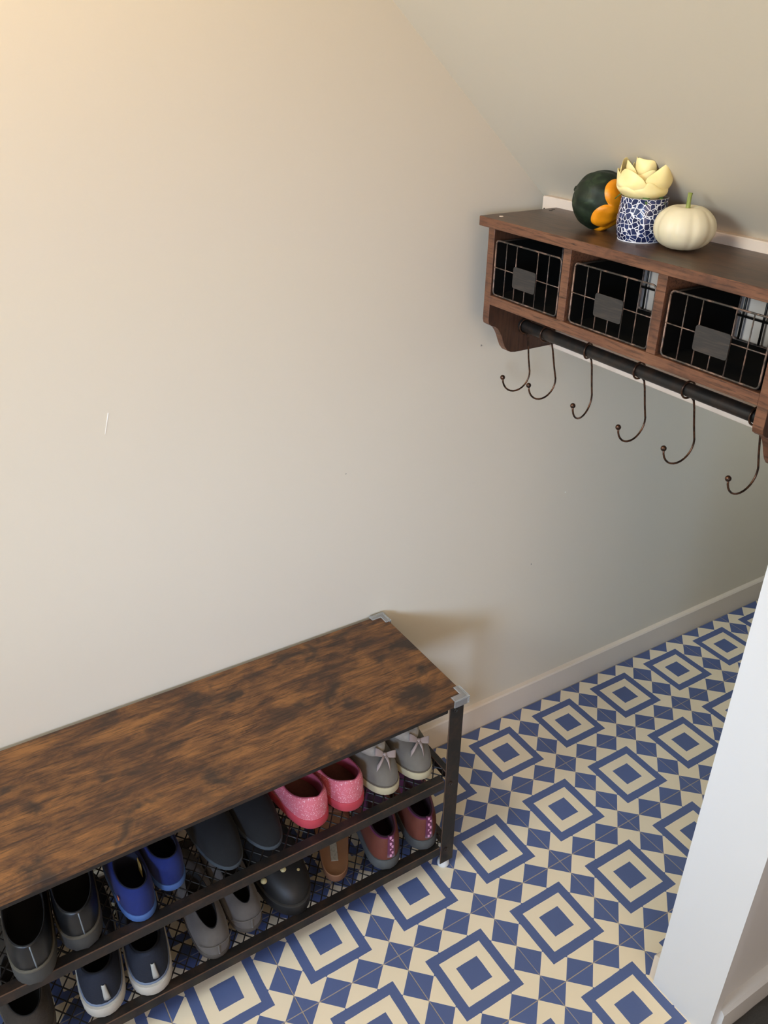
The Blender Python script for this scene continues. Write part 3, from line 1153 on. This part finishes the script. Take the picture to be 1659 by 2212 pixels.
blue_m, blue_in = suede('royal_blue_felt', '061a58', .2, .03), simple('blue_shoe_lining', '0c1024', .9)
for (x, y, rz, lab) in ((-0.606, .124, .04, 'blue felt slip-on shoe with a tan tag inside, front one of the pair'),
                        (-0.546, .153, .04, 'blue felt slip-on shoe set further back, beside the charcoal slipper')):
    s = Shoe('felt_shoe', lab, 'shoe', x, y, Z_UP, rz, .17, .0282, .0285, 'pair of blue felt shoes')
    s.sole(.014, simple('pale_blue_sole', '3f5d90', .6), 1.05, .002)
    s.upper(.013, .058, .05, .006, .03, .60, .023, blue_m, blue_in)
    if x < -.58:
        bm = BM()
        box(bm, .0165, .0180, .050, .066, .035, .066, .0004)
        s.put('tongue_tag', bm, simple('tan_tag', '9a7a3a', .8), False, 'tan fabric tag')
        bm = BM()
        box(bm, -.0305, -.0290, .028, .034, .036, .043, .0003)
        s.put('side_label', bm, simple('orange_label', 'b0603a', .7), False, 'small orange label')

den, den_in = suede('charcoal_felt', '0b0c0d', .6, .02), simple('slipper_lining', '14161a', .95)
for (x, y, rz, lab) in ((-0.447, .140, .06, 'charcoal felt slipper next to the blue shoes'),
                        (-0.371, .141, .06, 'charcoal felt slipper next to the pink clog')):
    s = Shoe('felt_slipper', lab, 'slipper', x, y, Z_UP, rz, .235, .033, .0362, 'pair of charcoal slippers', True)
    s.sole(.007, simple('slipper_sole_grey', '333a3f', .8), 1.04, .002)
    s.upper(.006, .045, .055, .004, .05, .52, .026, den, den_in, 1.0)

pk = NT('pink_glitter')
_v = pk.coords()
_vo = pk.n('ShaderNodeTexVoronoi'); _vo.inputs['Scale'].default_value = 900
pk.l(_v, _vo.inputs['Vector'])
_s = pk.n('ShaderNodeSeparateColor'); pk.l(_vo.outputs['Color'], _s.inputs[0])
_g = pk.ramp(_s.outputs[0], [(0.90, 0.0), (0.97, 1.0)])
pk.set(Base_Color=pk.mix(_g, pk.mix(pk.noise(_v, 30, 3), lin('c65d68'), lin('d4757e')), lin('f4d9dc')), Roughness=.36)
pk = pk.m
pk_sole = simple('coral_pink_sole', 'b43e47', .5, .08)
pk_in = simple('brown_clog_insole', '6b4a35', .85, .3, 120)
for (x, y, rz, lab) in ((-0.280, .143, .14, 'pink glitter clog on the left of its pair, beside the charcoal slipper'),
                        (-0.205, .143, .14, 'pink glitter clog on the right of its pair, beside the bow bootie')):
    s = Shoe('glitter_clog', lab, 'clog', x, y, Z_UP, rz, .19, .0345, .0352, 'pair of pink glitter clogs')
    s.sole(.020, pk_sole, 1.05, .002)
    s.upper(.018, .055, .046, .010, .025, .58, .0305, pk, simple('pink_lining', 'a34757', .6), insole=pk_in, notch=.004)

bs = suede('greige_suede', '6f685c')
fleece = simple('cream_fleece', 'a29888', .98, .25, 140, .5)
ribbon = simple('pale_pink_ribbon', 'a8968c', .45, .1, 40)
bsole = simple('cream_boot_sole', 'b5a886', .75, .1)


def bow(s, c, sc_=1.0, tilt=.35):
    """two loops, two tails and a knot, front facing -y of the boot toe"""
    root = None
    def strip(name, path, w, wd=(0, 0, 1)):
        bm = BM()
        rows = []
        for k, p in enumerate(path):
            x_, n_, v_ = (q * sc_ for q in p)
            ca, sa = math.cos(tilt), math.sin(tilt)
            x_, v_ = x_ * ca - v_ * sa, x_ * sa + v_ * ca
            N_, T_ = Vector((0, .7, .7)), Vector((0, .7, -.7))
            pos = Vector(c) + Vector((x_, 0, 0)) + N_ * (n_ + .002) + T_ * v_
            d = (Vector((-sa, 0, 0)) + T_ * ca).normalized()
            a, b = pos - d * w[k] * sc_, pos + d * w[k] * sc_
            rows.append([bm.verts.new(s.q(*(a))), bm.verts.new(s.q(*(b)))])
        for A, B in zip(rows, rows[1:]): bm.faces.new((A[0], A[1], B[1], B[0]))
        o = s.put(name, bm, ribbon, True)
        so = o.modifiers.new('thick', 'SOLIDIFY'); so.thickness = .0006
        if name == 'bow_loop':
            ss = o.modifiers.new('sub', 'SUBSURF'); ss.levels = 1; ss.render_levels = 2
        return o
    for sg in (-1, 1):
        strip('bow_loop', [(0, 0, 0), (sg * .007, .004, -.001), (sg * .017, .0065, -.003), (sg * .021, .003, -.003), (sg * .017, 0, -.003), (sg * .007, 0, -.001), (0, 0, 0)],
              [.0035, .0055, .0070, .0070, .0070, .0055, .0035])
        strip('bow_tail', [(0, .002, .001), (sg * .005, .004, .008), (sg * .009, .003, .016), (sg * .013, -.001, .024)], [.0030, .0045, .0050, .0050])
    bm = BM()
    ball(bm, (0, 0, 0), .0052 * sc_, 12, 8, (1, .8, 1.1))
    for v in bm.verts: v.co = Vector(s.q(*(v.co + Vector(c) + Vector((0, .001, 0)))))
    s.put('bow_knot', bm, ribbon)


for (x, y, rz, lab) in ((-0.129, .141, .07, 'greige suede bow bootie with fleece cuff, beside the pink clog'),
                        (-0.055, .139, .05, 'greige suede bow bootie with fleece cuff, rightmost on the upper rack')):
    s = Shoe('fleece_bootie', lab, 'bootie', x, y, Z_UP, rz, .150, .030, .0335, 'pair of bow booties', True)
    s.sole(.017, bsole, 1.07, .003)
    s.sole(.0035, simple('boot_welt', '5c5346', .9), 1.03, .001, name='welt', z0=.0165)
    last = s.upper(.018, .068, .045, .004, .04, .68, .0250, bs, fleece, .95, rim=.006)
    # shaggy rolled cuff
    bm = BM()
    rows = []
    n = len(last)
    for m_ in range(9):
        a = 2 * PI * m_ / 8 - .6
        row = []
        for k, (px_, py_, pz_) in enumerate(last):
            cy_ = s.L * .33
            v = Vector((px_, py_ - cy_)); v = v.normalized()
            j = .0014 * (random.random() - .5)
            rr_ = .0098 + j
            row.append((px_ + v.x * (rr_ * math.cos(a) - .001), py_ + v.y * (rr_ * math.cos(a) - .001), pz_ + .006 + 1.35 * rr_ * math.sin(a) + j))
        rows.append(s.ring(bm, row) if m_ < 8 else rows[0])
    for A, B in zip(rows, rows[1:]): s.bridge(bm, A, B)
    s.put('fleece_cuff', bm, fleece)
    bow(s, (-.004, s.L * .775, .066), 1.1, -.5)

# --- lower tier
navy = simple('navy_knit', '131a29', .85, .25, 250, .3)
nsole = simple('white_foam_sole', 'b9b4a8', .6, .08)
for (x, y, rz, lab) in ((-0.694, .130, -.14, 'navy sneaker with white sole, left of its pair on the lower rack'),
                        (-0.614, .124, -.14, 'navy sneaker with white sole, beside the grey suede slip-on')):
    s = Shoe('sneaker', lab, 'sneaker', x, y, Z_LO, rz, .262, .0345, .0345, 'pair of navy sneakers')
    s.sole(.024, nsole, 1.10, .006, .95, topgrow=1.12)
    s.sole(.006, simple('blue_grey_midsole', '6c7a90', .6), 1.045, .001, name='midsole_edge', z0=.0225)
    s.upper(.027, .070, .075, .022, .03, .50, .027, navy, simple('navy_lining', '0e1118', .95), rim=.004, insole=BLACKIN)
    s.heel_strip(.040, .074, .0052, .0030, simple('reflective_tab', 'a5a59e', .35, .1), 'heel_tab', .006, .0014, -.0028, .0035, -.002)

gs = suede('grey_suede', '57514b')
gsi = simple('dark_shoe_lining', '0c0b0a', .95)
for (x, y, rz, lab) in ((-0.496, .125, -.02, 'grey suede slip-on beside the navy sneaker'),
                        (-0.426, .141, -.02, 'grey suede slip-on beside the black rubber clog')):
    s = Shoe('suede_slip_on', lab, 'shoe', x, y, Z_LO, rz, .245, .0318, .0318, 'pair of grey slip-ons')
    s.sole(.010, simple('grey_brown_sole', '4a443d', .85), 1.03, .001)
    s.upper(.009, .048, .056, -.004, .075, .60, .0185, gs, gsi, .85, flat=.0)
    # stitched heel panel
    bm = BM()
    pts = []
    for k in range(13):
        a = -1.15 + 2.3 * k / 12
        pts.append(s.q(math.sin(a) * .0345, .0335 - math.cos(a) * .0345 + .0005, .034 - .002 * abs(a)))
    tube(bm, pts, .0009, 6)
    s.put('heel_seam', bm, gs)
    s.heel_strip(.012, .034, .0012, .0012, gs, 'heel_seam', .0, .0014, -.0010, .0005)

# black rubber clog
rub = simple('black_rubber', '131211', .55, .15, 80, .1)
cream_stud = simple('cream_stud', 'b5a878', .4)
s = Shoe('rubber_clog', 'black rubber clog with cream buttons, between grey slip-on and tan sandal', 'clog', -0.337, .129, Z_LO, .0, .25, .038, .047, None, True)
s.sole(.026, rub, 1.05, .003, .95)
s.sole(.004, simple('clog_rim', '2c2a27', .5), 1.065, .004, name='sole_rim', z0=.0245)
s.upper(.026, .045, .056, -.004, .02, .52, .036, rub, simple('clog_footbed', '141312', .7), .95, rim=.004, pw=2.6, liner_z=.026)
for (px_, py_, pz_) in ((-.3800, .186, .1245), (-.3425, .181, .1365), (-.3185, .172, .1285)):
    bm = BM()
    ball(bm, (px_, py_, pz_), .0062, 14, 10, (1, 1, .8))
    r_ = s.t.matrix_basis
    bmesh.ops.transform(bm, matrix=Matrix.Translation(-s.t.location), verts=bm.verts)
    s.put('button', bm, cream_stud, label='cream button')


# tan sandal
def sandal(x, y, rz, lab):
    s = Shoe('sandal', lab, 'sandal', x, y, Z_LO, rz, .235, .0275, .037)
    tan = simple('tan_leather_footbed', '7d5536', .6, .15, 40, .1)
    s.sole(.016, simple('tan_sole', '6a452c', .7), 1.0, .0)
    bm = BM()
    rows = []
    for (g, z) in ((1.0, .016), (.99, .0185), (.93, .0180), (.86, .0165), (.4, .0165)):
        rows.append(s.ring(bm, [(*s.foot(2 * PI * (k + .5) / s.N, g, (g - 1) * .03), z) for k in range(s.N)]))
    for A, B in zip(rows, rows[1:]): s.bridge(bm, A, B)
    bm.faces.new(rows[-1])
    s.put('footbed', bm, tan, True)
    lm = NT('sandal_label')
    nz = lm.noise(lm.coords((300, 160, 1)), 1, 2)
    lm.set(Base_Color=lm.mix(lm.ramp(nz, [(.52, 0.0), (.6, .45)]), lin('8f8672'), lin('5d5646')), Roughness=.6)
    bm = BM()
    box(bm, -.0075, .0065, .036, .100, .0163, .0176, .0004)
    s.put('insole_label', bm, lm.m, False, 'pale woven label strip')
    bm = BM()
    A, B = [], []
    for k in range(13):
        a = PI * k / 12
        A.append(bm.verts.new(s.q(.039 * math.cos(a), .128, .010 + .042 * math.sin(a))))
        B.append(bm.verts.new(s.q(.042 * math.cos(a), .178, .010 + .036 * math.sin(a))))
    for k in range(12): bm.faces.new((A[k], A[k + 1], B[k + 1], B[k]))
    o = s.put('strap', bm, simple('brown_strap', '5c3320', .5))
    so = o.modifiers.new('thick', 'SOLIDIFY'); so.thickness = .0025


sandal(-0.246, .151, -.42, 'tan leather sandal with a pale insole label, left of the maroon shoes')

mar = leather('maroon_leather', '622f20', .7)
pur = suede('purple_lining_edge', '5a1740')
for (x, y, rz, lab) in ((-0.146, .126, -.30, 'maroon hiking shoe with pink heel loop, beside the tan sandal'),
                        (-0.057, .126, -.30, 'maroon hiking shoe with pink heel loop, rightmost on the lower rack')):
    s = Shoe('hiking_shoe', lab, 'shoe', x, y, Z_LO, rz, .205, .033, .039, 'pair of maroon hiking shoes')
    s.sole(.026, simple('grey_lug_sole', '4a4c4b', .75, .25, 50, .2), 1.07, .003, .96, .003)
    s.upper(.024, .060, .066, .010, .02, .58, .0245, [mar, pur], simple('plum_lining', '2a0d1c', .95), .95, rim=.005,
            bands=lambda f: 1 if f > .80 else 0)
    # pink woven heel loop: checks of pink and plum
    for k in range(7):
        bm = BM()
        z = .036 + .0075 * k
        y_ = -.0028 + .0005 * k * .9 + (.0008 if k < 5 else .0015)
        box(bm, .004 + (.0022 if k % 2 else -.0010), .0085 + (.0022 if k % 2 else -.0010), y_ - .0012, y_ + .0016, z, z + .0072, .0005)
        for v in bm.verts: v.co = Vector(s.q(*v.co))
        s.put('heel_loop', bm, simple('pink_webbing', 'c48aa4', .7), False)
    s.heel_strip(.034, .090, .0075, .0060, suede('plum_webbing', '5a1d3c'), 'loop_backing', .0062, .0014, -.0016, .0042)

# dark shoe cut by the frame's corner
s = Shoe('mesh_shoe', 'dark taupe shoe at the bottom left, below the black leather shoes', 'shoe', -0.800, .135, Z_LO, .05, .25, .036, .045)
s.sole(.014, simple('taupe_sole', '4b443c', .8), 1.04, .002)
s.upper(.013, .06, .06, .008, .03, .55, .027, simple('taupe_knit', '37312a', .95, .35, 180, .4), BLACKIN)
